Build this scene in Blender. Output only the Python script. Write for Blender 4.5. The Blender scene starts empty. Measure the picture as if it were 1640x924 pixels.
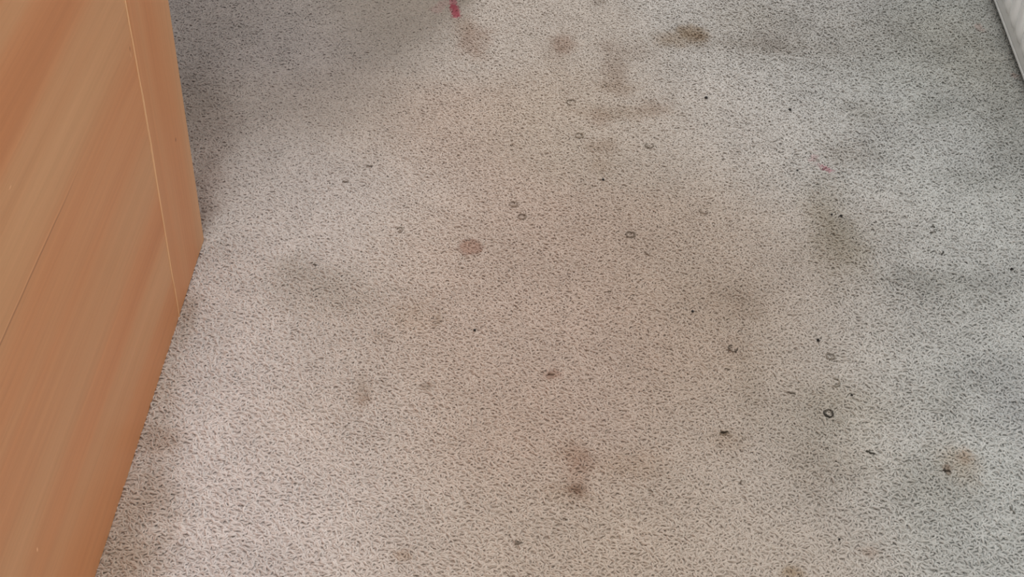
import bpy, bmesh, math
import numpy as np
from mathutils import Matrix, Vector

# ---------------------------------------------------------------- camera
scene = bpy.context.scene
col = scene.collection
cam_d = bpy.data.cameras.new('camera')
cam = bpy.data.objects.new('camera', cam_d)
col.objects.link(cam)
R = ((0.9987309922863143, 0.03998883259501199, -0.03061532809692208),
     (0.049173900651171054, -0.6429870600510712, 0.7642967801198883),
     (0.010878076187582022, -0.7648323567126121, -0.6441375113932497))
cam.matrix_world = Matrix(((R[0][0], -R[0][1], -R[0][2], 0.0),
                           (R[1][0], -R[1][1], -R[1][2], 0.0),
                           (R[2][0], -R[2][1], -R[2][2], 1.3),
                           (0, 0, 0, 1)))
cam_d.sensor_width = 36.0
cam_d.lens = 2487.0 / 1640.0 * 36.0
cam_d.clip_start = 0.05
scene.camera = cam

# ---------------------------------------------------------------- light
world = bpy.data.worlds.new('world')
scene.world = world
world.use_nodes = True
bgn = world.node_tree.nodes['Background']
bgn.inputs['Color'].default_value = (1.0, 0.965, 0.95, 1)
bgn.inputs['Strength'].default_value = 0.22


def area_light(name, loc, target, sx, sy, power, colour):
    d = bpy.data.lights.new(name, 'AREA')
    d.shape = 'RECTANGLE'
    d.size, d.size_y = sx, sy
    d.energy = power
    d.color = colour
    o = bpy.data.objects.new(name, d)
    o.location = loc
    o.rotation_euler = (Vector(target) - Vector(loc)).to_track_quat('-Z', 'Y').to_euler()
    col.objects.link(o)
    return o


area_light('ceiling_light', (-0.10, 0.25, 2.5), (-0.15, 1.3, 0.0), 1.1, 1.1, 30, (1.0, 0.965, 0.93))
area_light('window_daylight', (0.62, 4.6, 2.5), (-0.3, 1.4, 0.0), 1.4, 1.3, 100, (0.97, 0.985, 1.0))

vs = scene.view_settings
vs.view_transform = 'Standard'
vs.look = 'None'
vs.gamma = 1.0
vs.use_curve_mapping = False
vs.exposure = -0.01

# ---------------------------------------------------------------- helpers


def s2l(c):
    return tuple((v / 12.92) if v <= 0.04045 else ((v + 0.055) / 1.055) ** 2.4 for v in c)


def rgb8(r, g, b):
    return s2l((r / 255, g / 255, b / 255)) + (1.0,)


def link_mesh(name, bm, mat=None, parent=None, smooth=False):
    me = bpy.data.meshes.new(name)
    bm.normal_update()
    bm.to_mesh(me)
    bm.free()
    if smooth:
        for p in me.polygons:
            p.use_smooth = True
    o = bpy.data.objects.new(name, me)
    if mat:
        me.materials.append(mat)
    col.objects.link(o)
    if parent:
        o.parent = parent
        o.matrix_parent_inverse = Matrix.Translation(-parent.location)
    return o


def box_bm(lo, hi, bevel=0.0, seg=2):
    bm = bmesh.new()
    bmesh.ops.create_cube(bm, size=1.0)
    for v in bm.verts:
        for i in range(3):
            v.co[i] = lo[i] if v.co[i] < 0 else hi[i]
    if bevel:
        bmesh.ops.bevel(bm, geom=bm.edges[:], offset=bevel, segments=seg, affect='EDGES', profile=0.5)
    return bm


def new_mat(name, rough=0.6):
    m = bpy.data.materials.new(name)
    m.use_nodes = True
    b = m.node_tree.nodes['Principled BSDF']
    b.inputs['Roughness'].default_value = rough
    return m, m.node_tree, b


def ramp(nt, stops):
    r = nt.nodes.new('ShaderNodeValToRGB')
    el = r.color_ramp.elements
    while len(el) < len(stops):
        el.new(0.5)
    for e, (p, c) in zip(el, stops):
        e.position = p
        e.color = c
    return r


def math_node(nt, op, a, b=None, clamp=False):
    n = nt.nodes.new('ShaderNodeMath')
    n.operation = op
    n.use_clamp = clamp
    for i, v in enumerate((a, b)):
        if v is None:
            continue
        if isinstance(v, (int, float)):
            n.inputs[i].default_value = v
        else:
            nt.links.new(v, n.inputs[i])
    return n.outputs[0]


def mix_col(nt, fac, a, b, blend='MIX'):
    n = nt.nodes.new('ShaderNodeMix')
    n.data_type = 'RGBA'
    n.blend_type = blend
    for idx, v in ((0, fac), (6, a), (7, b)):
        if isinstance(v, (int, float)):
            n.inputs[idx].default_value = v
        elif isinstance(v, tuple):
            n.inputs[idx].default_value = v
        else:
            nt.links.new(v, n.inputs[idx])
    return n.outputs[2]


def wood_mat(name, grain, marks=(), crack=None):
    """grain: 'y' or 'z' = direction the veneer runs, marks: (y, z, ry, rz, colour, strength)"""
    m, nt, b = new_mat(name, 0.42)
    b.inputs['Specular IOR Level'].default_value = 0.3
    geo = nt.nodes.new('ShaderNodeNewGeometry')
    sep = nt.nodes.new('ShaderNodeSeparateXYZ')
    nt.links.new(geo.outputs['Position'], sep.inputs[0])

    def grain_noise(along, across, detail, rough, dist=0.0):
        mp = nt.nodes.new('ShaderNodeMapping')
        mp.inputs['Scale'].default_value = (across, along, across) if grain == 'y' else (across, across, along)
        nt.links.new(geo.outputs['Position'], mp.inputs['Vector'])
        n = nt.nodes.new('ShaderNodeTexNoise')
        n.inputs['Scale'].default_value = 1.0
        n.inputs['Detail'].default_value = detail
        n.inputs['Roughness'].default_value = rough
        n.inputs['Distortion'].default_value = dist
        nt.links.new(mp.outputs[0], n.inputs['Vector'])
        return n.outputs['Fac']
    broad = grain_noise(0.8, 12.0, 1.6, 0.45, 0.25)
    r1 = ramp(nt, [(0.30, rgb8(*W0)), (0.44, rgb8(*W1)), (0.56, rgb8(*W2)), (0.70, rgb8(*W3))])
    nt.links.new(broad, r1.inputs[0])
    fine = grain_noise(3.0, 190.0, 3.0, 0.6)
    r2 = ramp(nt, [(0.30, (0.94, 0.932, 0.925, 1)), (0.70, (1.03, 1.033, 1.036, 1))])
    nt.links.new(fine, r2.inputs[0])
    c = mix_col(nt, 1.0, r1.outputs[0], r2.outputs[0], 'MULTIPLY')
    pores = grain_noise(14.0, 620.0, 2.0, 0.5)
    r3 = ramp(nt, [(0.25, (0.90, 0.88, 0.86, 1)), (0.45, (1, 1, 1, 1))])
    nt.links.new(pores, r3.inputs[0])
    c = mix_col(nt, 0.4, c, r3.outputs[0], 'MULTIPLY')
    if crack:
        for (z0, y_end, half, colour, amount) in crack:
            wob = math_node(nt, 'MULTIPLY', math_node(nt, 'SUBTRACT', grain_noise(9.0, 4.0, 3.0, 0.6), 0.5), 0.004)
            dz = math_node(nt, 'ABSOLUTE', math_node(nt, 'ADD', math_node(nt, 'SUBTRACT', sep.outputs[2], z0), wob))
            w1 = math_node(nt, 'SUBTRACT', 1.0, math_node(nt, 'DIVIDE', dz, half), True)
            w2 = math_node(nt, 'MULTIPLY', math_node(nt, 'SUBTRACT', y_end, sep.outputs[1]), 9.0, True)
            w = math_node(nt, 'MULTIPLY', math_node(nt, 'MULTIPLY', w1, w2), amount)
            c = mix_col(nt, w, c, colour)
    for (my, mz, ry, rz, colour, amount) in marks:
        a = math_node(nt, 'DIVIDE', math_node(nt, 'SUBTRACT', sep.outputs[1], my), ry)
        d = math_node(nt, 'DIVIDE', math_node(nt, 'SUBTRACT', sep.outputs[2], mz), rz)
        q = math_node(nt, 'ADD', math_node(nt, 'MULTIPLY', a, a), math_node(nt, 'MULTIPLY', d, d))
        w = math_node(nt, 'MULTIPLY', math_node(nt, 'SUBTRACT', 1.0, q, True), amount)
        c = mix_col(nt, w, c, colour)
    nt.links.new(c, b.inputs['Base Color'])
    bump = nt.nodes.new('ShaderNodeBump')
    bump.inputs['Strength'].default_value = 0.05
    bump.inputs['Distance'].default_value = 0.001
    nt.links.new(fine, bump.inputs['Height'])
    nt.links.new(bump.outputs[0], b.inputs['Normal'])
    return m


W0, W1, W2, W3 = (209, 140, 92), (215, 150, 103), (213, 156, 111), (219, 166, 121)


def plain_mat(name, colour, rough=0.5, noise=0.0, scale=30.0):
    m, nt, b = new_mat(name, rough)
    n = nt.nodes.new('ShaderNodeTexNoise')
    n.inputs['Scale'].default_value = scale
    n.inputs['Detail'].default_value = 3
    r = ramp(nt, [(0.3, tuple(v * (1 - noise) for v in colour[:3]) + (1,)), (0.7, tuple(min(1, v * (1 + noise)) for v in colour[:3]) + (1,))])
    nt.links.new(n.outputs['Fac'], r.inputs[0])
    nt.links.new(r.outputs[0], b.inputs['Base Color'])
    return m


RELIEF = 0.0010
GROUND = 0.98
PILE = -0.0040           # the carpet backing lies below the pile tips (z = 0)
FACE = -0.481           # plane of the cabinet side
FAR = 1.6224            # far end of the cabinet side
SEAM = 1.4635

# ---------------------------------------------------------------- setting
m_wall = plain_mat('painted_wall', rgb8(226, 224, 216), 0.8, 0.02, 8)
wall = link_mesh('wall_right', box_bm((0.7665, -2.0, PILE), (0.865, 3.4, 2.4)), m_wall)
wall['kind'] = 'structure'
nib = link_mesh('added_shade_wall', box_bm((-1.7, 2.32, PILE), (-0.15, 2.45, 2.4)), m_wall)   # added unseen wall past the cabinet, casts the far-left shade
nib['kind'] = 'structure'

# ---------------------------------------------------------------- carpet pile tables (metres on the floor)
COLOUR_FIELD = [  # yarn colours; far end darkened to stand for weaker light there
    (-0.611, 2.133, 0.5533, 0.5186, 0.5162),
    (-0.462, 2.144, 0.5632, 0.5284, 0.5211),
    (-0.317, 2.192, 0.5398, 0.4893, 0.4476),
    (-0.155, 2.203, 0.5298, 0.4696, 0.418),
    (0.037, 2.216, 0.518, 0.4627, 0.4113),
    (0.223, 2.269, 0.5276, 0.5024, 0.4722),
    (0.394, 2.241, 0.4896, 0.48, 0.4608),
    (0.593, 2.215, 0.4752, 0.4848, 0.4628),
    (0.665, 1.968, 0.5396, 0.5504, 0.5329),
    (-0.498, 1.812, 0.6493, 0.6017, 0.5798),
    (-0.409, 1.818, 0.6493, 0.6017, 0.5798),
    (-0.316, 1.871, 0.5602, 0.4951, 0.4431),
    (-0.17, 1.881, 0.5232, 0.4271, 0.3663),
    (-0.006, 1.924, 0.5187, 0.4405, 0.3707),
    (0.16, 1.902, 0.5225, 0.4624, 0.4062),
    (0.291, 1.944, 0.555, 0.5246, 0.494),
    (0.412, 1.951, 0.545, 0.545, 0.525),
    (0.54, 1.879, 0.5396, 0.5504, 0.5329),
    (-0.452, 1.533, 0.6493, 0.6017, 0.5798),
    (-0.37, 1.577, 0.6493, 0.6017, 0.5798),
    (-0.262, 1.584, 0.5602, 0.4951, 0.4431),
    (-0.122, 1.593, 0.5232, 0.4271, 0.3663),
    (0.043, 1.603, 0.5232, 0.4271, 0.3663),
    (0.192, 1.613, 0.5075, 0.4294, 0.3643),
    (0.317, 1.62, 0.5108, 0.4508, 0.3995),
    (0.417, 1.627, 0.5445, 0.5403, 0.5176),
    (0.55, 1.635, 0.5396, 0.5504, 0.5329),
    (-0.439, 1.313, 0.6493, 0.6017, 0.5798),
    (-0.342, 1.319, 0.6661, 0.6218, 0.614),
    (-0.231, 1.325, 0.5575, 0.4924, 0.4357),
    (-0.096, 1.333, 0.5232, 0.4271, 0.3663),
    (0.046, 1.342, 0.5232, 0.4271, 0.3663),
    (0.195, 1.351, 0.5167, 0.4385, 0.3731),
    (0.308, 1.358, 0.518, 0.4627, 0.4113),
    (0.398, 1.363, 0.5494, 0.5348, 0.5014),
    (0.488, 1.369, 0.5692, 0.5807, 0.5633),
    (0.556, 1.373, 0.5643, 0.5858, 0.5785),
    (-0.428, 1.099, 0.6493, 0.6017, 0.5798),
    (-0.313, 1.106, 0.677, 0.6327, 0.6249),
    (-0.204, 1.112, 0.5751, 0.5146, 0.4674),
    (-0.082, 1.119, 0.535, 0.4566, 0.3909),
    (0.048, 1.127, 0.5278, 0.4495, 0.3796),
    (0.184, 1.135, 0.5238, 0.45, 0.3845),
    (0.287, 1.141, 0.5225, 0.4624, 0.4062),
    (0.369, 1.146, 0.5593, 0.5606, 0.5379),
    (0.451, 1.151, 0.5791, 0.5908, 0.5735),
    (0.52, 1.155, 0.5742, 0.5959, 0.5785),
]

BLOTCHES = [
    (-0.1539, 2.1528, 0.0239, 0.0465, 0.0, 0.81, 0.734, 0.696, 0.55, 0.0),
    (-0.1733, 2.1982, 0.0172, 0.0357, 0.0, 0.8765, 0.8195, 0.7815, 0.7, 0.0),
    (-0.011, 2.1566, 0.018, 0.0289, 0.0, 0.791, 0.715, 0.677, 0.5, 0.0),
    (-0.0164, 2.1354, 0.0238, 0.0459, 0.0, 0.924, 0.8955, 0.8765, 0.8, 0.0),
    (0.1955, 2.2074, 0.0243, 0.0218, 0.0, 0.753, 0.677, 0.5915, 0.5, 0.0),
    (0.1787, 2.1906, 0.0323, 0.0255, 0.0, 0.81, 0.7435, 0.6675, 0.6, 0.0),
    (0.2066, 2.1848, 0.0141, 0.0195, 0.0, 0.848, 0.791, 0.734, 0.6, 0.0),
    (0.1484, 2.1847, 0.0161, 0.0195, 0.0, 0.8765, 0.8385, 0.8005, 0.9, 0.0),
    (0.0728, 2.0892, 0.0195, 0.0464, 0.0, 0.791, 0.7435, 0.715, 0.8, 0.0),
    (0.0728, 2.0317, 0.025, 0.0213, 0.0, 0.848, 0.8005, 0.7625, 0.8, 0.0),
    (0.0878, 2.1423, 0.0447, 0.019, 0.0, 0.8575, 0.829, 0.81, 0.9, 0.0),
    (0.058, 2.1594, 0.01, 0.0192, 0.0, 0.848, 0.8195, 0.8005, 0.9, 0.0),
    (0.0867, 1.9636, 0.0657, 0.0153, 0.0, 0.867, 0.829, 0.791, 0.8, 0.0),
    (0.1293, 1.98, 0.0226, 0.0206, 0.0, 0.848, 0.8005, 0.772, 0.8, 0.0),
    (0.0493, 1.9477, 0.0168, 0.0202, 0.0, 0.867, 0.8195, 0.791, 0.8, 0.0),
    (0.048, 1.8678, 0.0236, 0.0208, 0.0, 0.8005, 0.753, 0.715, 0.7, 0.0),
    (0.0518, 1.8289, 0.0162, 0.0186, 0.0, 0.905, 0.867, 0.829, 0.9, 0.0),
    (-0.1222, 1.6274, 0.0159, 0.0162, 0.0, 0.8005, 0.6675, 0.62, 0.2, 0.12),
    (-0.0059, 1.3847, 0.0107, 0.0089, 0.0, 0.772, 0.6675, 0.6295, 0.4, 0.0),
    (0.0279, 1.1966, 0.0106, 0.0086, 0.0, 0.639, 0.563, 0.5155, 0.6, 0.0),
    (0.0288, 1.2264, 0.0128, 0.0316, 0.0, 0.8575, 0.7815, 0.7435, 0.8, 0.0),
    (0.0189, 1.2555, 0.0231, 0.0141, 0.0, 0.886, 0.8385, 0.8005, 0.8, 0.0),
    (0.0225, 1.1849, 0.0238, 0.0132, 0.0, 0.886, 0.848, 0.81, 0.9, 0.0),
    (0.0894, 1.2369, 0.0322, 0.0218, 0.0, 0.905, 0.867, 0.829, 0.9, 0.0),
    (0.0392, 1.2438, 0.01, 0.0139, 0.0, 0.867, 0.829, 0.81, 0.9, 0.0),
    (-0.1577, 1.0911, 0.0101, 0.0069, 0.0, 0.81, 0.734, 0.6675, 0.7, 0.0),
    (0.2618, 1.0914, 0.0107, 0.0078, 0.0, 0.734, 0.6485, 0.544, 0.7, 0.0),
    (0.3492, 1.1251, 0.0109, 0.008, 0.0, 0.848, 0.7815, 0.7435, 0.8, 0.0),
    (-0.2336, 1.338, 0.0105, 0.0282, 0.0, 0.867, 0.829, 0.791, 0.8, 0.0),
    (-0.2288, 1.3297, 0.0067, 0.0086, 0.0, 0.791, 0.734, 0.696, 0.8, 0.0),
    (-0.1568, 1.3546, 0.0068, 0.0065, 0.0, 0.734, 0.7055, 0.677, 0.7, 0.0),
    (-0.2255, 1.4434, 0.0109, 0.0117, 0.0, 0.8765, 0.8575, 0.8385, 0.8, 0.0),
    (-0.1537, 1.4764, 0.0047, 0.0132, 0.0, 0.772, 0.7435, 0.7055, 0.7, 0.0),
    (-0.1803, 1.4881, 0.0238, 0.0318, 0.0, 0.943, 0.9145, 0.8765, 0.9, 0.0),
    (0.4621, 1.269, 0.0231, 0.0346, 0.0, 0.886, 0.8195, 0.753, 0.8, 0.0),
    (0.4533, 1.2546, 0.0057, 0.006, 0.0, 0.5725, 0.487, 0.43, 0.4, 0.0),
    (0.4763, 1.2768, 0.0087, 0.0122, 0.0, 0.8575, 0.7625, 0.696, 0.8, 0.0),
    (0.2028, 1.2856, 0.019, 0.0164, 0.0, 0.886, 0.848, 0.81, 0.9, 0.0),
    (0.1998, 1.2977, 0.0066, 0.0041, 0.0, 0.544, 0.506, 0.449, 0.3, 0.0),
    (-0.3339, 1.5344, 0.0567, 0.0408, 0.0, 0.848, 0.8385, 0.8195, 0.9, 0.0),
    (-0.351, 1.5654, 0.0246, 0.0207, 0.0, 0.886, 0.8765, 0.8575, 0.9, 0.0),
    (-0.2868, 1.5185, 0.0483, 0.0505, 0.0, 0.9335, 0.924, 0.905, 1.0, 0.0),
    (0.3741, 1.6887, 0.0358, 0.054, 0.0, 0.81, 0.791, 0.7435, 0.9, 0.0),
    (0.365, 1.7475, 0.0261, 0.0669, 0.0, 0.886, 0.867, 0.829, 0.9, 0.0),
    (0.3684, 1.6368, 0.0377, 0.0547, 0.0, 0.8765, 0.8575, 0.8195, 1.0, 0.0),
    (0.5125, 1.5808, 0.0655, 0.0285, 0.0, 0.8385, 0.8385, 0.829, 0.9, 0.0),
    (0.5954, 1.6116, 0.0497, 0.0265, 0.0, 0.867, 0.867, 0.867, 0.9, 0.0),
    (0.4786, 1.5978, 0.0412, 0.0183, 0.0, 0.867, 0.867, 0.8575, 0.9, 0.0),
    (0.4543, 1.9911, 0.0322, 0.0311, 0.0, 0.8385, 0.829, 0.81, 0.9, 0.0),
    (0.5524, 2.0078, 0.0399, 0.0349, 0.0, 0.829, 0.829, 0.81, 0.9, 0.0),
    (0.4131, 1.8788, 0.0346, 0.0321, 0.0, 0.848, 0.829, 0.81, 0.9, 0.0),
    (0.5832, 1.8204, 0.0491, 0.0277, 0.0, 0.867, 0.867, 0.8575, 0.9, 0.0),
    (0.2779, 2.1703, 0.1303, 0.0232, 0.0, 0.867, 0.848, 0.829, 0.9, 0.0),
    (0.2935, 2.2537, 0.0616, 0.0828, 0.0, 0.905, 0.8955, 0.8765, 1.0, 0.0),
    (0.3295, 2.193, 0.0303, 0.0314, 0.0, 0.8575, 0.8385, 0.829, 1.0, 0.0),
    (0.2348, 1.526, 0.0241, 0.0225, 0.0, 0.8575, 0.8385, 0.8195, 0.9, 0.0),
    (0.2218, 1.5501, 0.0487, 0.0514, 0.0, 0.924, 0.905, 0.886, 1.0, 0.0),
    (0.2343, 1.375, 0.0167, 0.0677, 0.0, 0.905, 0.8955, 0.8765, 1.0, 0.0),
    (0.2196, 1.445, 0.0156, 0.0187, 0.0, 0.886, 0.8575, 0.8385, 1.0, 0.0),
    (0.3247, 1.3062, 0.0515, 0.0638, 0.0, 0.9145, 0.905, 0.8765, 1.0, 0.0),
    (0.3379, 1.3596, 0.0526, 0.0329, 0.0, 0.924, 0.9145, 0.886, 1.0, 0.0),
    (0.3111, 1.2452, 0.043, 0.04, 0.0, 0.9145, 0.8955, 0.8765, 1.0, 0.0),
    (0.4307, 1.2377, 0.0428, 0.0397, 0.0, 0.8765, 0.867, 0.848, 1.0, 0.0),
    (0.519, 1.4144, 0.0461, 0.0228, 0.0, 0.886, 0.886, 0.886, 1.0, 0.0),
    (0.4583, 1.3669, 0.0377, 0.033, 0.0, 0.8765, 0.8765, 0.867, 1.0, 0.0),
    (0.4156, 1.1848, 0.0349, 0.0672, 0.0, 0.9145, 0.9145, 0.905, 1.0, 0.0),
    (0.6624, 2.0531, 0.0482, 0.1103, 0.0, 0.867, 0.8575, 0.829, 1.0, 0.0),
    (0.6334, 2.2174, 0.0812, 0.1224, 0.0, 0.905, 0.886, 0.8575, 1.0, 0.0),
    (0.4915, 2.2079, 0.1621, 0.101, 0.0, 0.924, 0.9145, 0.8955, 1.0, 0.0),
    (0.552, 1.3512, 0.0224, 0.066, 0.0, 0.886, 0.886, 0.8955, 1.0, 0.0),
    (0.6489, 1.8862, 0.0365, 0.0987, 0.0, 0.886, 0.886, 0.8765, 1.0, 0.0),
    (-0.0642, 1.2932, 0.0881, 0.0855, 0.0, 0.9715, 0.9525, 0.9335, 1.0, 0.0),
    (0.1349, 1.6355, 0.1342, 0.1715, 0.0, 0.9525, 0.9335, 0.9145, 1.0, 0.0),
    (0.1766, 1.4389, 0.0933, 0.1086, 0.0, 0.9525, 0.943, 0.924, 1.0, 0.0),
    (0.0451, 2.294, 0.0104, 0.0125, 0.0, 0.734, 0.715, 0.696, 0.7, 0.0),
    (-0.4321, 1.8478, 0.0453, 0.0222, 0.0, 1.0, 1.0, 1.0, 1.0, 0.0),
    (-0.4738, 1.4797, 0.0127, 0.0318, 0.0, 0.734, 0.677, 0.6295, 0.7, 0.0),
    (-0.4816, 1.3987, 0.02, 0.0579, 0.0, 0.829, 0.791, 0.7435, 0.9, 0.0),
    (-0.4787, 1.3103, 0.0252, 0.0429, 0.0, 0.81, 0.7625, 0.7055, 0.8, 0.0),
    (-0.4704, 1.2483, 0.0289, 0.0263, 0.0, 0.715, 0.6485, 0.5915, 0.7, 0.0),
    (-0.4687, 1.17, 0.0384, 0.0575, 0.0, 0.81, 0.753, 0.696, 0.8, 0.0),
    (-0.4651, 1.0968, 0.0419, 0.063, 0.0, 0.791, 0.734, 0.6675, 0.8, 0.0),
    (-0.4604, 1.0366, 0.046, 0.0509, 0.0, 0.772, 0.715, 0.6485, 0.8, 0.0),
    (-0.5212, 1.8262, 0.0306, 0.1129, 0.0, 0.8385, 0.81, 0.8005, 0.8, 0.0),  # from here: far-left fringe and soft patches, grime plus shade put into the colour
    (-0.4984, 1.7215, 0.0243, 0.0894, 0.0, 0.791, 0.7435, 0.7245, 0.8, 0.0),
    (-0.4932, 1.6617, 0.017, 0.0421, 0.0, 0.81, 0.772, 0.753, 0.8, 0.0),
    (-0.5655, 1.9377, 0.0336, 0.1039, 0.0, 0.848, 0.829, 0.8195, 0.9, 0.0),
    (-0.4908, 1.9426, 0.1404, 0.0686, 0.0, 0.905, 0.8955, 0.886, 1.0, 0.0),
    (-0.5817, 2.1355, 0.0895, 0.2234, 0.0, 0.886, 0.8765, 0.867, 1.0, 0.0),
    (-0.3987, 2.0542, 0.0872, 0.1119, 0.0, 0.943, 0.9335, 0.9335, 1.0, 0.0),
]

RED_MARKS = [
    (-0.1988, 2.2898, -0.1935, 2.2612, 0.0052, 0.5, 0.16, 0.2, 0.75),
    (-0.1938, 2.2653, -0.1873, 2.2351, 0.0067, 0.45, 0.1, 0.14, 0.95),
    (-0.2103, 2.2765, -0.2206, 2.2511, 0.0093, 0.6, 0.35, 0.36, 0.28),
    (0.3649, 1.8491, 0.3748, 1.8405, 0.0036, 0.5, 0.26, 0.29, 0.35),
    (0.3731, 1.8419, 0.3822, 1.8348, 0.0045, 0.45, 0.17, 0.22, 0.6),
    (0.3562, 1.861, 0.3633, 1.8693, 0.0054, 0.5, 0.28, 0.3, 0.35),
    (0.3619, 1.8818, 0.3669, 1.8869, 0.0027, 0.45, 0.25, 0.28, 0.45),
    (0.6669, 2.2591, 0.6709, 2.2474, 0.0062, 0.5, 0.3, 0.26, 0.3),
    (0.6979, 2.1126, 0.6994, 2.1055, 0.0049, 0.5, 0.3, 0.26, 0.3),
]

RING_MARKS = [
    (0.3258, 1.3365, 0.0052, 0.1, 140.0, 400.0),
    (0.3259, 1.3376, 0.0045, 0.3, 30.0, 150.0),
    (0.0934, 1.6669, 0.0055, 0.46, 0.0, 360.0),
    (-0.0682, 1.7257, 0.0052, 0.65, 0.0, 360.0),
    (-0.0557, 1.6979, 0.0051, 0.62, -120.0, 140.0),
    (0.0064, 1.9873, 0.0066, 0.58, 20.0, 260.0),
    (0.0201, 1.8997, 0.0055, 0.72, 0.0, 360.0),
    (0.1227, 1.8806, 0.0055, 0.52, 150.0, 390.0),
    (0.2188, 1.445, 0.0054, 0.32, 120.0, 350.0),
    (0.339, 1.3902, 0.0061, 0.62, -100.0, 80.0),
    (0.195, 1.7266, 0.0052, 0.6, 150.0, 330.0),
    (-0.2205, 1.6581, 0.0042, 0.6, -90.0, 120.0),
    (0.3388, 1.4374, 0.0047, 0.55, 0.0, 360.0),
]

DARK_YARNS = [
    (0.3681, 1.2743, 0.0087, -20.0, 0.16),
    (0.3648, 1.2761, 0.0058, -10.0, 0.2),
    (0.1998, 1.2977, 0.0073, 15.0, 0.22),
    (-0.0354, 1.1167, 0.0054, 0.0, 0.42),
    (-0.0339, 1.1141, 0.0061, 30.0, 0.42),
    (-0.0366, 1.1148, 0.0054, 90.0, 0.45),
    (0.5152, 1.1935, 0.007, -60.0, 0.35),
    (0.514, 1.1981, 0.0056, -70.0, 0.45),
    (-0.2788, 1.803, 0.008, 10.0, 0.42),
    (-0.3085, 1.7632, 0.0062, 0.0, 0.45),
    (0.2842, 1.3694, 0.0083, -8.0, 0.38),
    (0.4512, 1.2506, 0.0065, -5.0, 0.2),
    (0.0162, 1.1521, 0.0048, -10.0, 0.45),
    (-0.3245, 1.5762, 0.0041, 0.0, 0.3),
    (0.139, 1.9926, 0.0047, 0.0, 0.4),
    (0.2286, 1.8528, 0.0054, 80.0, 0.4),
    (0.5087, 1.7112, 0.006, -20.0, 0.2),
    (0.5121, 1.6538, 0.0067, 70.0, 0.15),
    (0.5058, 1.6984, 0.0077, 20.0, 0.3),
    (0.5985, 1.6235, 0.0058, 0.0, 0.2),
    (0.0647, 1.5453, 0.0057, 20.0, 0.45),
    (0.037, 1.4304, 0.0039, 0.0, 0.6),
    (0.1147, 1.6275, 0.01, -50.0, 0.5),
    (0.1123, 1.1997, 0.0049, -30.0, 0.45),
    (0.1136, 1.4725, 0.0047, -60.0, 0.5),
    (0.2146, 1.2201, 0.0035, 80.0, 0.4),
    (0.2089, 1.4068, 0.0038, 0.0, 0.4),
    (-0.0059, 1.3847, 0.0061, 0.0, 0.55),
]

GRIT = [
    (0.3366, 1.9868, 0.0025),
    (0.2116, 2.0112, 0.0027),
    (0.0556, 1.7896, 0.0021),
    (0.171, 1.511, 0.0021),
    (-0.1048, 1.4579, 0.002),
    (0.3262, 1.4656, 0.0022),
    (0.3842, 1.7258, 0.0022),
    (0.3716, 1.7279, 0.0017),
    (0.3164, 1.1391, 0.0015),
    (0.3568, 1.3683, 0.0017),
    (0.3336, 1.8302, 0.0018),
    (0.5977, 1.6235, 0.002),
]



def value_noise(x, y, cell, seed):
    g = np.random.default_rng(seed).random((257, 257))
    u, v = x / cell + 60.0, y / cell + 60.0
    i, j = np.floor(u).astype(int), np.floor(v).astype(int)
    fu, fv = u - i, v - j
    fu, fv = fu * fu * (3 - 2 * fu), fv * fv * (3 - 2 * fv)
    i, j = i % 256, j % 256
    return (g[i, j] * (1 - fu) * (1 - fv) + g[i + 1, j] * fu * (1 - fv)
            + g[i, j + 1] * (1 - fu) * fv + g[i + 1, j + 1] * fu * fv)


def sstep(a, b, t):
    t = np.clip((t - a) / (b - a), 0, 1)
    return t * t * (3 - 2 * t)


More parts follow.
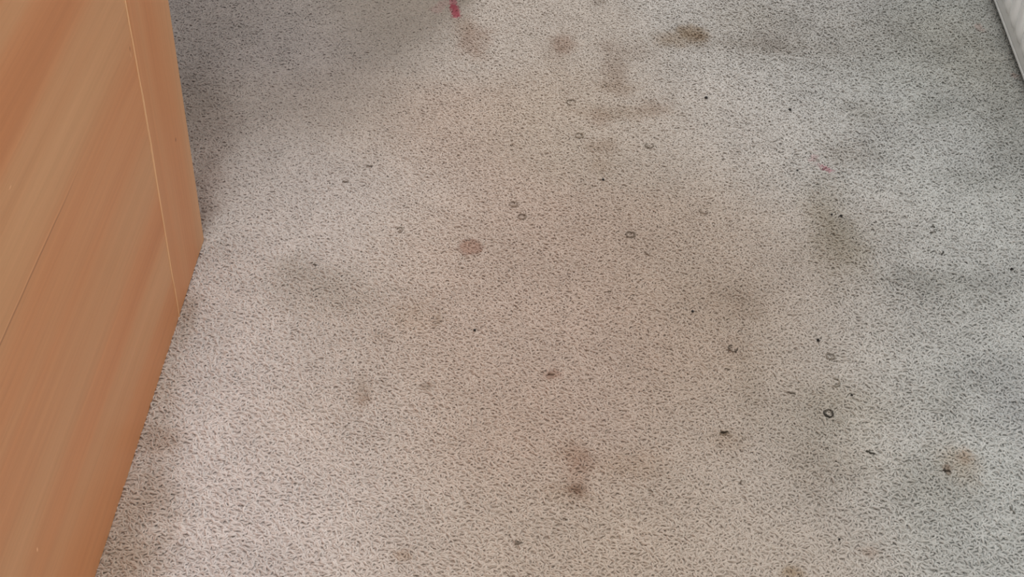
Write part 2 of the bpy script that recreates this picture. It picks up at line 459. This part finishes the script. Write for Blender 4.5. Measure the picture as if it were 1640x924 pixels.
def pile_colour(x, y):
    """colour of the yarn (clean wool, walked-in dirt, spills, painted far-end shade) at a place on the floor, plus how matted it is"""
    acc = np.zeros((x.size, 3))
    wsum = np.zeros(x.size)
    wx = x + 0.10 * (value_noise(x, y, 0.16, 3) - 0.5)
    wy = y + 0.10 * (value_noise(x, y, 0.16, 4) - 0.5)
    for (px, py, r, g, b) in COLOUR_FIELD:
        w = np.exp(-((wx - px) ** 2 + (wy - py) ** 2) / (2 * 0.085 ** 2)) + 1e-9
        acc += w[:, None] * np.array((r, g, b))
        wsum += w
    c = acc / wsum[:, None]
    matted = np.clip((c[:, 0] - c[:, 2] - 0.04) / 0.06, 0, 1)
    n = (value_noise(x, y, 0.075, 5) - 0.5) * 0.11 + (value_noise(x, y, 0.03, 6) - 0.5) * 0.10 + (value_noise(x, y, 0.25, 7) - 0.5) * 0.05
    c = c * (1 + n * (1.25 - 0.6 * matted))[:, None]
    jx = x + 0.014 * (value_noise(x, y, 0.018, 11) - 0.5) + 0.02 * (value_noise(x, y, 0.05, 13) - 0.5)
    jy = y + 0.014 * (value_noise(x, y, 0.018, 12) - 0.5) + 0.02 * (value_noise(x, y, 0.05, 14) - 0.5)
    sx = x + 0.004 * (value_noise(x, y, 0.012, 15) - 0.5)
    sy = y + 0.004 * (value_noise(x, y, 0.012, 16) - 0.5)
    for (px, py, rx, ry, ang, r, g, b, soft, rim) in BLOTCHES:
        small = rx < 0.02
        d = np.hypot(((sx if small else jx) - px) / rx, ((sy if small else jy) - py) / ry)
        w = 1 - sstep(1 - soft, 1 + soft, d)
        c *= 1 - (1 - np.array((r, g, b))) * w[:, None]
        if rim:
            c *= (1 - rim * np.exp(-((d - 0.95) / 0.18) ** 2))[:, None]
    for (ax, ay, bx, by, rad, r, g, b, amt) in RED_MARKS:
        t = np.clip(((sx - ax) * (bx - ax) + (sy - ay) * (by - ay)) / ((bx - ax) ** 2 + (by - ay) ** 2), 0, 1)
        d = np.hypot(sx - ax - t * (bx - ax), sy - ay - t * (by - ay)) / rad
        w = (1 - sstep(0.6, 1.35, d)) * amt
        c = c * (1 - w[:, None]) + np.array((r, g, b)) * w[:, None]
    return np.clip(c, 0.02, 0.95), matted


# the floor: a slab whose top is the carpet ground, coloured like the yarn that grows from it
m_ground, nt, b = new_mat('carpet_ground', 0.95)
vc = nt.nodes.new('ShaderNodeVertexColor')
vc.layer_name = 'yarn_colour'
nt.links.new(vc.outputs['Color'], b.inputs['Base Color'])
CELL = 0.008
fx_, fy_ = np.arange(-1.7, 0.795, CELL), np.arange(-2.0, 3.605, CELL)
mx, my = np.meshgrid(fx_, fy_)
nx_, ny_ = len(fx_), len(fy_)
top = np.stack([mx.ravel(), my.ravel(), np.full(mx.size, PILE)], 1)
ii = np.arange(nx_ * ny_).reshape(ny_, nx_)
quads = np.stack([ii[:-1, :-1], ii[:-1, 1:], ii[1:, 1:], ii[1:, :-1]], -1).reshape(-1, 4)
x0_, x1_, y0_, y1_ = fx_[0], fx_[-1], fy_[0], fy_[-1]
low = [(x0_, y0_, PILE - 0.03), (x1_, y0_, PILE - 0.03), (x1_, y1_, PILE - 0.03), (x0_, y1_, PILE - 0.03)]
k0 = len(top)
me = bpy.data.meshes.new('floor')
me.from_pydata(np.concatenate([top, low]).tolist(), [], quads.tolist() + [(k0 + 3, k0 + 2, k0 + 1, k0)])
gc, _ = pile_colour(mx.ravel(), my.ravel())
gc = np.concatenate([gc * GROUND, np.full((4, 3), 0.3)])
a = me.attributes.new('yarn_colour', 'FLOAT_COLOR', 'POINT')
a.data.foreach_set('color', np.concatenate([gc, np.ones((len(gc), 1))], 1).astype(np.float32).ravel())
me.materials.append(m_ground)
floor = bpy.data.objects.new('floor', me)
col.objects.link(floor)
floor['kind'] = 'structure'

rng = np.random.default_rng(20)
STEP = 0.0032
gx, gy = np.meshgrid(np.arange(-1.05, 0.745, STEP), np.arange(0.45, 2.75, STEP * 0.9))
gx, gy = gx.ravel(), gy.ravel()
gx = gx + rng.uniform(-0.5, 0.5, gx.size) * STEP
gy = gy + rng.uniform(-0.5, 0.5, gy.size) * STEP
keep = ~((gx < FACE + 0.0008) & (gy < FAR + 0.001)) & ~((gx < -0.15) & (gy > 2.32))
gx, gy = gx[keep], gy[keep]
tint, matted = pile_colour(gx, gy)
n = gx.size
tint = tint * rng.normal(1.0, 0.04, n)[:, None]


def labyrinth(lx, ly, seed):
    """band-limited noise: the winding ridges and furrows of a worn twist pile (lx, ly = ridge pitch)"""
    g = np.random.default_rng(seed).standard_normal((2560, 2048)).astype(np.float32)
    fy = np.fft.fftfreq(2560, 0.001)[:, None]
    fx = np.fft.rfftfreq(2048, 0.001)[None, :]
    k = np.sqrt((fx * lx) ** 2 + (fy * ly) ** 2)
    h = np.fft.irfft2(np.fft.rfft2(g) * np.exp(-((k - 1) / 0.22) ** 2), s=g.shape)
    return (h / h.std()).astype(np.float32)


def sample(h):
    u, v = (gx + 1.1) / 0.001, (gy - 0.4) / 0.001
    i, j = np.floor(v).astype(int) % 2559, np.floor(u).astype(int) % 2047
    fi, fj = v - np.floor(v), u - np.floor(u)
    val = (h[i, j] * (1 - fi) * (1 - fj) + h[i + 1, j] * fi * (1 - fj) + h[i, j + 1] * (1 - fi) * fj + h[i + 1, j + 1] * fi * fj)
    return val, h[i, j + 1] - h[i, j], h[i + 1, j] - h[i, j]


hr = sample(labyrinth(0.0108, 0.0068, 31))       # rows across the room on the walked side
hc = sample(labyrinth(0.0056, 0.0068, 32))       # curlier towards the right wall
mixw = np.clip((gx - 0.02 + (value_noise(gx, gy, 0.12, 23) - 0.5) * 0.2) / 0.22, 0, 1)
lab, gdx, gdy = [a_ * (1 - mixw) + b_ * mixw for a_, b_ in zip(hr, hc)]
lab = np.clip(lab / np.sqrt((1 - mixw) ** 2 + mixw ** 2), -1.8, 1.8)
rot = np.zeros((n, 3))
rot[:, 2] = np.arctan2(gdx, -gdy) + rng.normal(0, 0.35, n)
rot[:, 0] = rng.normal(0, 1, n) * (0.27 - 0.15 * matted)
rot[:, 1] = rng.normal(0, 1, n) * (0.12 - 0.06 * matted)
depth = RELIEF * (1.08 - 0.72 * matted)
zz = -0.0030 + lab * depth + rng.normal(0, 0.0004, n)
scl = rng.uniform(0.8, 1.1, n)
variant = rng.integers(0, 8, n)
px_, py_, pz_ = [gx], [gy], [zz]
tt, rr, ss, vv = [tint], [rot], [scl], [variant]


def extra_yarns(xs, ys, angles, dark, scale):
    xs, ys = np.array(xs, float), np.array(ys, float)
    c, _ = pile_colour(xs, ys)
    k = len(xs)
    px_.append(xs); py_.append(ys); pz_.append(np.full(k, -0.0004))
    tt.append(c * np.array([[dark, dark * 0.96, dark * 0.90]]))
    r = np.zeros((k, 3)); r[:, 2] = angles
    rr.append(r); ss.append(np.full(k, scale)); vv.append(np.arange(k) % 8)


for (x, y, r, dark, a0, a1) in RING_MARKS:             # dried drip rings: darkened yarns in a circle
    k = max(4, int(abs(a1 - a0) / 24))
    a = np.radians(np.linspace(a0, a1, k))
    extra_yarns(x + r * np.cos(a), y + r * 1.05 * np.sin(a), a + math.pi / 2, dark, 0.62)
for (x, y, ln, ang, dark) in DARK_YARNS:               # single soiled yarns
    a = math.radians(ang)
    k = 2 if ln > 0.006 else 1
    o = (np.arange(k) - (k - 1) / 2) * ln * 0.4
    extra_yarns(x + o * math.cos(a), y + o * math.sin(a), np.full(k, a), dark, 0.8 if k == 2 else 0.7)

P = np.stack([np.concatenate(px_), np.concatenate(py_), np.concatenate(pz_)], 1)
T = np.concatenate(tt); RT = np.concatenate(rr); S = np.concatenate(ss); V = np.concatenate(vv)

m_pile, nt, b = new_mat('carpet_wool', 0.9)
b.inputs['Specular IOR Level'].default_value = 0.15
b.inputs['Sheen Weight'].default_value = 0.15
at = nt.nodes.new('ShaderNodeAttribute')
at.attribute_type = 'INSTANCER'
at.attribute_name = 'yarn_colour'
nt.links.new(at.outputs['Color'], b.inputs['Base Color'])

me = bpy.data.meshes.new('carpet_pile')
me.vertices.add(len(P))
me.vertices.foreach_set('co', P.astype(np.float32).ravel())
a = me.attributes.new('yarn_colour', 'FLOAT_COLOR', 'POINT')
a.data.foreach_set('color', np.concatenate([T, np.ones((len(T), 1))], 1).astype(np.float32).ravel())
a = me.attributes.new('turn', 'FLOAT_VECTOR', 'POINT')
a.data.foreach_set('vector', RT.astype(np.float32).ravel())
a = me.attributes.new('size', 'FLOAT', 'POINT')
a.data.foreach_set('value', S.astype(np.float32))
a = me.attributes.new('variant', 'INT', 'POINT')
a.data.foreach_set('value', V.astype(np.int32))
me.materials.append(m_pile)
pile = bpy.data.objects.new('carpet_pile', me)
col.objects.link(pile)
pile.parent = floor
pile['kind'] = 'stuff'
pile['label'] = 'worn beige looped carpet pile with brown stains and grey soiling'

ng = bpy.data.node_groups.new('yarn_tufts', 'GeometryNodeTree')
ng.interface.new_socket('Geometry', in_out='INPUT', socket_type='NodeSocketGeometry')
ng.interface.new_socket('Geometry', in_out='OUTPUT', socket_type='NodeSocketGeometry')
N = ng.nodes
L = ng.links
gi, go = N.new('NodeGroupInput'), N.new('NodeGroupOutput')
join = N.new('GeometryNodeJoinGeometry')
vr = np.random.default_rng(5)
for i in range(8):
    bz = N.new('GeometryNodeCurvePrimitiveBezierSegment')
    bz.inputs['Resolution'].default_value = 5
    hl = 0.0034 * vr.uniform(0.85, 1.2)
    bend = vr.uniform(-0.0030, 0.0030)
    bend2 = vr.uniform(-0.0030, 0.0030)
    bz.inputs['Start'].default_value = (-hl, 0, -0.0014)
    bz.inputs['Start Handle'].default_value = (-hl * 0.5, bend, 0.0012)
    bz.inputs['End Handle'].default_value = (hl * 0.5, bend2, 0.0012)
    bz.inputs['End'].default_value = (hl, 0, -0.0014)
    cc = N.new('GeometryNodeCurvePrimitiveCircle')
    cc.inputs['Resolution'].default_value = 5
    cc.inputs['Radius'].default_value = 0.00130
    cm = N.new('GeometryNodeCurveToMesh')
    sm = N.new('GeometryNodeSetShadeSmooth')
    mt = N.new('GeometryNodeSetMaterial')
    mt.inputs['Material'].default_value = m_pile
    g2 = N.new('GeometryNodeGeometryToInstance')
    L.new(bz.outputs[0], cm.inputs[0]); L.new(cc.outputs[0], cm.inputs[1])
    L.new(cm.outputs[0], sm.inputs[0]); L.new(sm.outputs[0], mt.inputs[0])
    L.new(mt.outputs[0], g2.inputs[0]); L.new(g2.outputs[0], join.inputs[0])


def named(name, kind):
    q = N.new('GeometryNodeInputNamedAttribute')
    q.data_type = kind
    q.inputs['Name'].default_value = name
    return q.outputs[0]


iop = N.new('GeometryNodeInstanceOnPoints')
L.new(gi.outputs[0], iop.inputs['Points'])
L.new(join.outputs[0], iop.inputs['Instance'])
iop.inputs['Pick Instance'].default_value = True
L.new(named('variant', 'INT'), iop.inputs['Instance Index'])
L.new(named('turn', 'FLOAT_VECTOR'), iop.inputs['Rotation'])
L.new(named('size', 'FLOAT'), iop.inputs['Scale'])
L.new(iop.outputs[0], go.inputs[0])
md = pile.modifiers.new('yarn_tufts', 'NODES')
md.node_group = ng

# ---------------------------------------------------------------- wooden cabinet
cab = bpy.data.objects.new('wooden_cabinet', None)
cab.location = (-0.76, 1.0, PILE)
col.objects.link(cab)
cab['label'] = 'orange-brown wooden cabinet standing on the carpet at left'
cab['category'] = 'cabinet'
DARK = rgb8(120, 62, 28)
PALE = rgb8(252, 205, 158)
m_side = wood_mat('beech_veneer', 'y',
                  marks=[(1.4494, 0.400, 0.0022, 0.0040, DARK, 0.55), (1.4494, 0.392, 0.0020, 0.0040, PALE, 0.4),
                         (0.937, 0.166, 0.0022, 0.0030, PALE, 0.95), (1.068, 0.492, 0.004, 0.0012, PALE, 0.6)],
                  crack=[(0.3935, 1.25, 0.0016, DARK, 0.62), (0.3963, 1.20, 0.0012, PALE, 0.25)])
m_post = wood_mat('beech_upright', 'z', marks=[(1.563, 0.201, 0.0026, 0.0034, DARK, 0.8)])
m_edge = plain_mat('pale_edging', rgb8(248, 204, 158), 0.4, 0.08, 60)
ZB = PILE + 0.0005
side = link_mesh('side_panel', box_bm((FACE - 0.018, 0.40, ZB), (FACE, SEAM, 0.735), 0.0012), m_side, cab)
post = link_mesh('corner_upright', box_bm((FACE - 0.03, SEAM, ZB), (FACE + 0.0003, FAR, 0.735), 0.0035, 3), m_post, cab)
post['label'] = 'flat upright of vertical grain at the far corner'
# pale edging strip along the seam, a little wavy
pts = [(1.4605, 0.735), (1.4600, 0.60), (1.4603, 0.454), (1.4608, 0.4225), (1.4622, 0.400), (1.4630, 0.355), (1.4655, 0.3265), (1.4650, 0.288), (1.4660, 0.262),
       (1.4640, 0.218), (1.4635, 0.180), (1.4627, 0.130), (1.4620, 0.066), (1.4635, 0.046), (1.4630, 0.020), (1.4630, ZB)]
bm = bmesh.new()
rows = []
for (y, z) in pts:
    hw = 0.0012 if z > 0.06 else 0.0006
    rows.append([bm.verts.new(p) for p in ((FACE - 0.001, y - hw, z), (FACE + 0.0008, y - hw * 0.7, z), (FACE + 0.0011, y, z), (FACE + 0.0008, y + hw * 0.7, z), (FACE - 0.001, y + hw, z))])
for r0, r1 in zip(rows, rows[1:]):
    for k in range(4):
        bm.faces.new((r0[k], r0[k + 1], r1[k + 1], r1[k]))
    bm.faces.new((r0[4], r0[0], r1[0], r1[4]))
bm.faces.new(rows[0]); bm.faces.new(rows[-1][::-1])
bmesh.ops.recalc_face_normals(bm, faces=bm.faces[:])
e = link_mesh('edge_strip', bm, m_edge, cab)
e['label'] = 'pale thin edging strip along the seam'
link_mesh('cabinet_top', box_bm((-1.05, 0.38, 0.735), (FACE + 0.012, FAR + 0.012, 0.760), 0.003), m_side, cab)
link_mesh('back_panel', box_bm((-1.03, 0.40, ZB), (-1.012, FAR, 0.735), 0.0012), m_side, cab)
link_mesh('end_panel', box_bm((-1.012, FAR - 0.018, ZB), (FACE - 0.03, FAR, 0.735), 0.0012), m_post, cab)
link_mesh('end_panel', box_bm((-1.012, 0.40, ZB), (FACE - 0.018, 0.418, 0.735), 0.0012), m_post, cab)

# ---------------------------------------------------------------- radiator
rad = bpy.data.objects.new('radiator', None)
rad.location = (0.71, 1.9, PILE)
col.objects.link(rad)
rad['label'] = 'white fluted panel radiator along the right wall, just above the carpet'
rad['category'] = 'radiator'
RX, RZ0, RZ1, RY0, RY1 = 0.7000, 0.018, 0.618, 1.15, 2.70
m_rad = plain_mat('radiator_enamel', rgb8(251, 254, 254), 0.25, 0.01, 6)
PITCH = 0.0440
yc0 = 2.2070 - PITCH * 22
bm = bmesh.new()
ys = []
for k in range(60):
    c = yc0 + k * PITCH
    if RY0 + 0.03 < c < RY1 - 0.03:
        ys += [c + PITCH * t for t in (-0.47, -0.43, -0.38, -0.31, -0.22, -0.12, 0, 0.12, 0.22, 0.31, 0.38, 0.43, 0.47)]
ys = [RY0] + ys + [RY1]
dzs = [0, 0.012, 0.024, 0.032, 0.036, 0.040, 0.044, 0.048, 0.053, 0.060, 0.068, 0.078]
zs = [RZ0 + d for d in dzs] + [0.22, 0.34, 0.46] + [RZ1 - d for d in reversed(dzs)]
grid = []
for z in zs:
    row = []
    for y in ys:
        t = ((y - yc0) / PITCH + 0.5) % 1.0 - 0.5
        inside = RY0 + 0.015 < y < RY1 - 0.015
        ez = min(z - RZ0, RZ1 - z) - 0.033
        g_ = min(1.0, max(0.0, ez / 0.030))
        width = 0.45 * g_ ** 0.6
        prof = 0.0
        if inside and width > 0.02:
            q = abs(t) / width
            prof = 0.0 if q >= 1 else (1 - max(0.0, (q - 0.30) / 0.70) ** 2) * min(1.0, 0.35 + ez / 0.03)
        band = 0.004 * min(1.0, min(z - RZ0, RZ1 - z) / 0.03)      # the pressed rim leans out a little towards the flutes
        row.append(bm.verts.new((RX - band - 0.0110 * prof, y, z)))
    grid.append(row)
for r0, r1 in zip(grid, grid[1:]):
    for i in range(len(ys) - 1):
        bm.faces.new((r0[i], r1[i], r1[i + 1], r0[i + 1]))
front = link_mesh('front_panel', bm, m_rad, rad, smooth=True)
sol = front.modifiers.new('thickness', 'SOLIDIFY')
sol.thickness = 0.0015
sol.offset = -1
link_mesh('bottom_seam', box_bm((RX - 0.0012, RY0, RZ0 - 0.001), (RX + 0.006, RY1, RZ0 + 0.0045), 0.001), m_rad, rad)
link_mesh('top_seam', box_bm((RX - 0.0022, RY0, RZ1 - 0.008), (RX + 0.006, RY1, RZ1 + 0.001), 0.0015), m_rad, rad)
link_mesh('rear_panel', box_bm((0.728, RY0, RZ0), (0.734, RY1, RZ1), 0.001), m_rad, rad)
for y0 in (RY0 - 0.002, RY1):
    link_mesh('end_cover', box_bm((RX, y0, RZ0 + 0.01), (0.734, y0 + 0.002, RZ1 + 0.004)), m_rad, rad)
bm = bmesh.new()
for i in range(60):                                   # top grille bars
    y = RY0 + 0.01 + (RY1 - RY0 - 0.02) * i / 59
    t = box_bm((RX + 0.002, y - 0.004, RZ1 + 0.001), (0.732, y + 0.004, RZ1 + 0.004))
    tm = bpy.data.meshes.new('t'); t.to_mesh(tm); t.free(); bm.from_mesh(tm); bpy.data.meshes.remove(tm)
g = link_mesh('top_grille', bm, m_rad, rad)
for y in (RY0 + 0.2, RY1 - 0.2):
    link_mesh('wall_bracket', box_bm((0.734, y - 0.02, 0.2), (0.765, y + 0.02, 0.62), 0.001), m_rad, rad)

# ---------------------------------------------------------------- grit on the carpet
m_grit = plain_mat('black_grit', rgb8(26, 22, 20), 0.7, 0.2, 400)
gr = np.random.default_rng(8)
src = None
GRIT_LABELS = [
    'tiny black grit speck alone in the upper right, above the faint red streak',
    'tiny black grit speck below and right of the dark brown smear near the top',
    'tiny dark grit speck just below the brown oval smudge in the upper middle',
    'tiny black grit speck right of centre, left of a grey smudge',
    'tiny black grit speck below the round pinkish brown stain in the middle',
    'tiny brown-black grit speck at right, straight above the darkest ring mark',
    'right speck of the pair of black grit specks on the olive grime patch',
    'left speck of the pair of black grit specks on the olive grime patch',
    'tiny black grit speck near the bottom edge, lower right',
    'tiny black grit speck just above and right of the darkest ring mark',
    'tiny dark grit speck left of the faint red streak',
    'tiny black grit speck close to the right edge of view, half way down']
for k, (x, y, r) in enumerate(GRIT):
    if src is None:
        bm = bmesh.new()
        bmesh.ops.create_icosphere(bm, subdivisions=2, radius=1.0)
        for v in bm.verts:
            v.co *= gr.uniform(0.78, 1.12)
            v.co.z *= 0.7
        src = o = link_mesh('grit_speck', bm, m_grit, None, smooth=True)
    else:
        o = src.copy()
        col.objects.link(o)
    o.location = (x, y, r * 0.35)
    o.scale = (r, r, r)
    o.rotation_euler = (0, 0, gr.uniform(0, 6.28))
    o['label'] = GRIT_LABELS[k]
    o['category'] = 'grit'
    o['group'] = 'black grit specks scattered on the carpet'
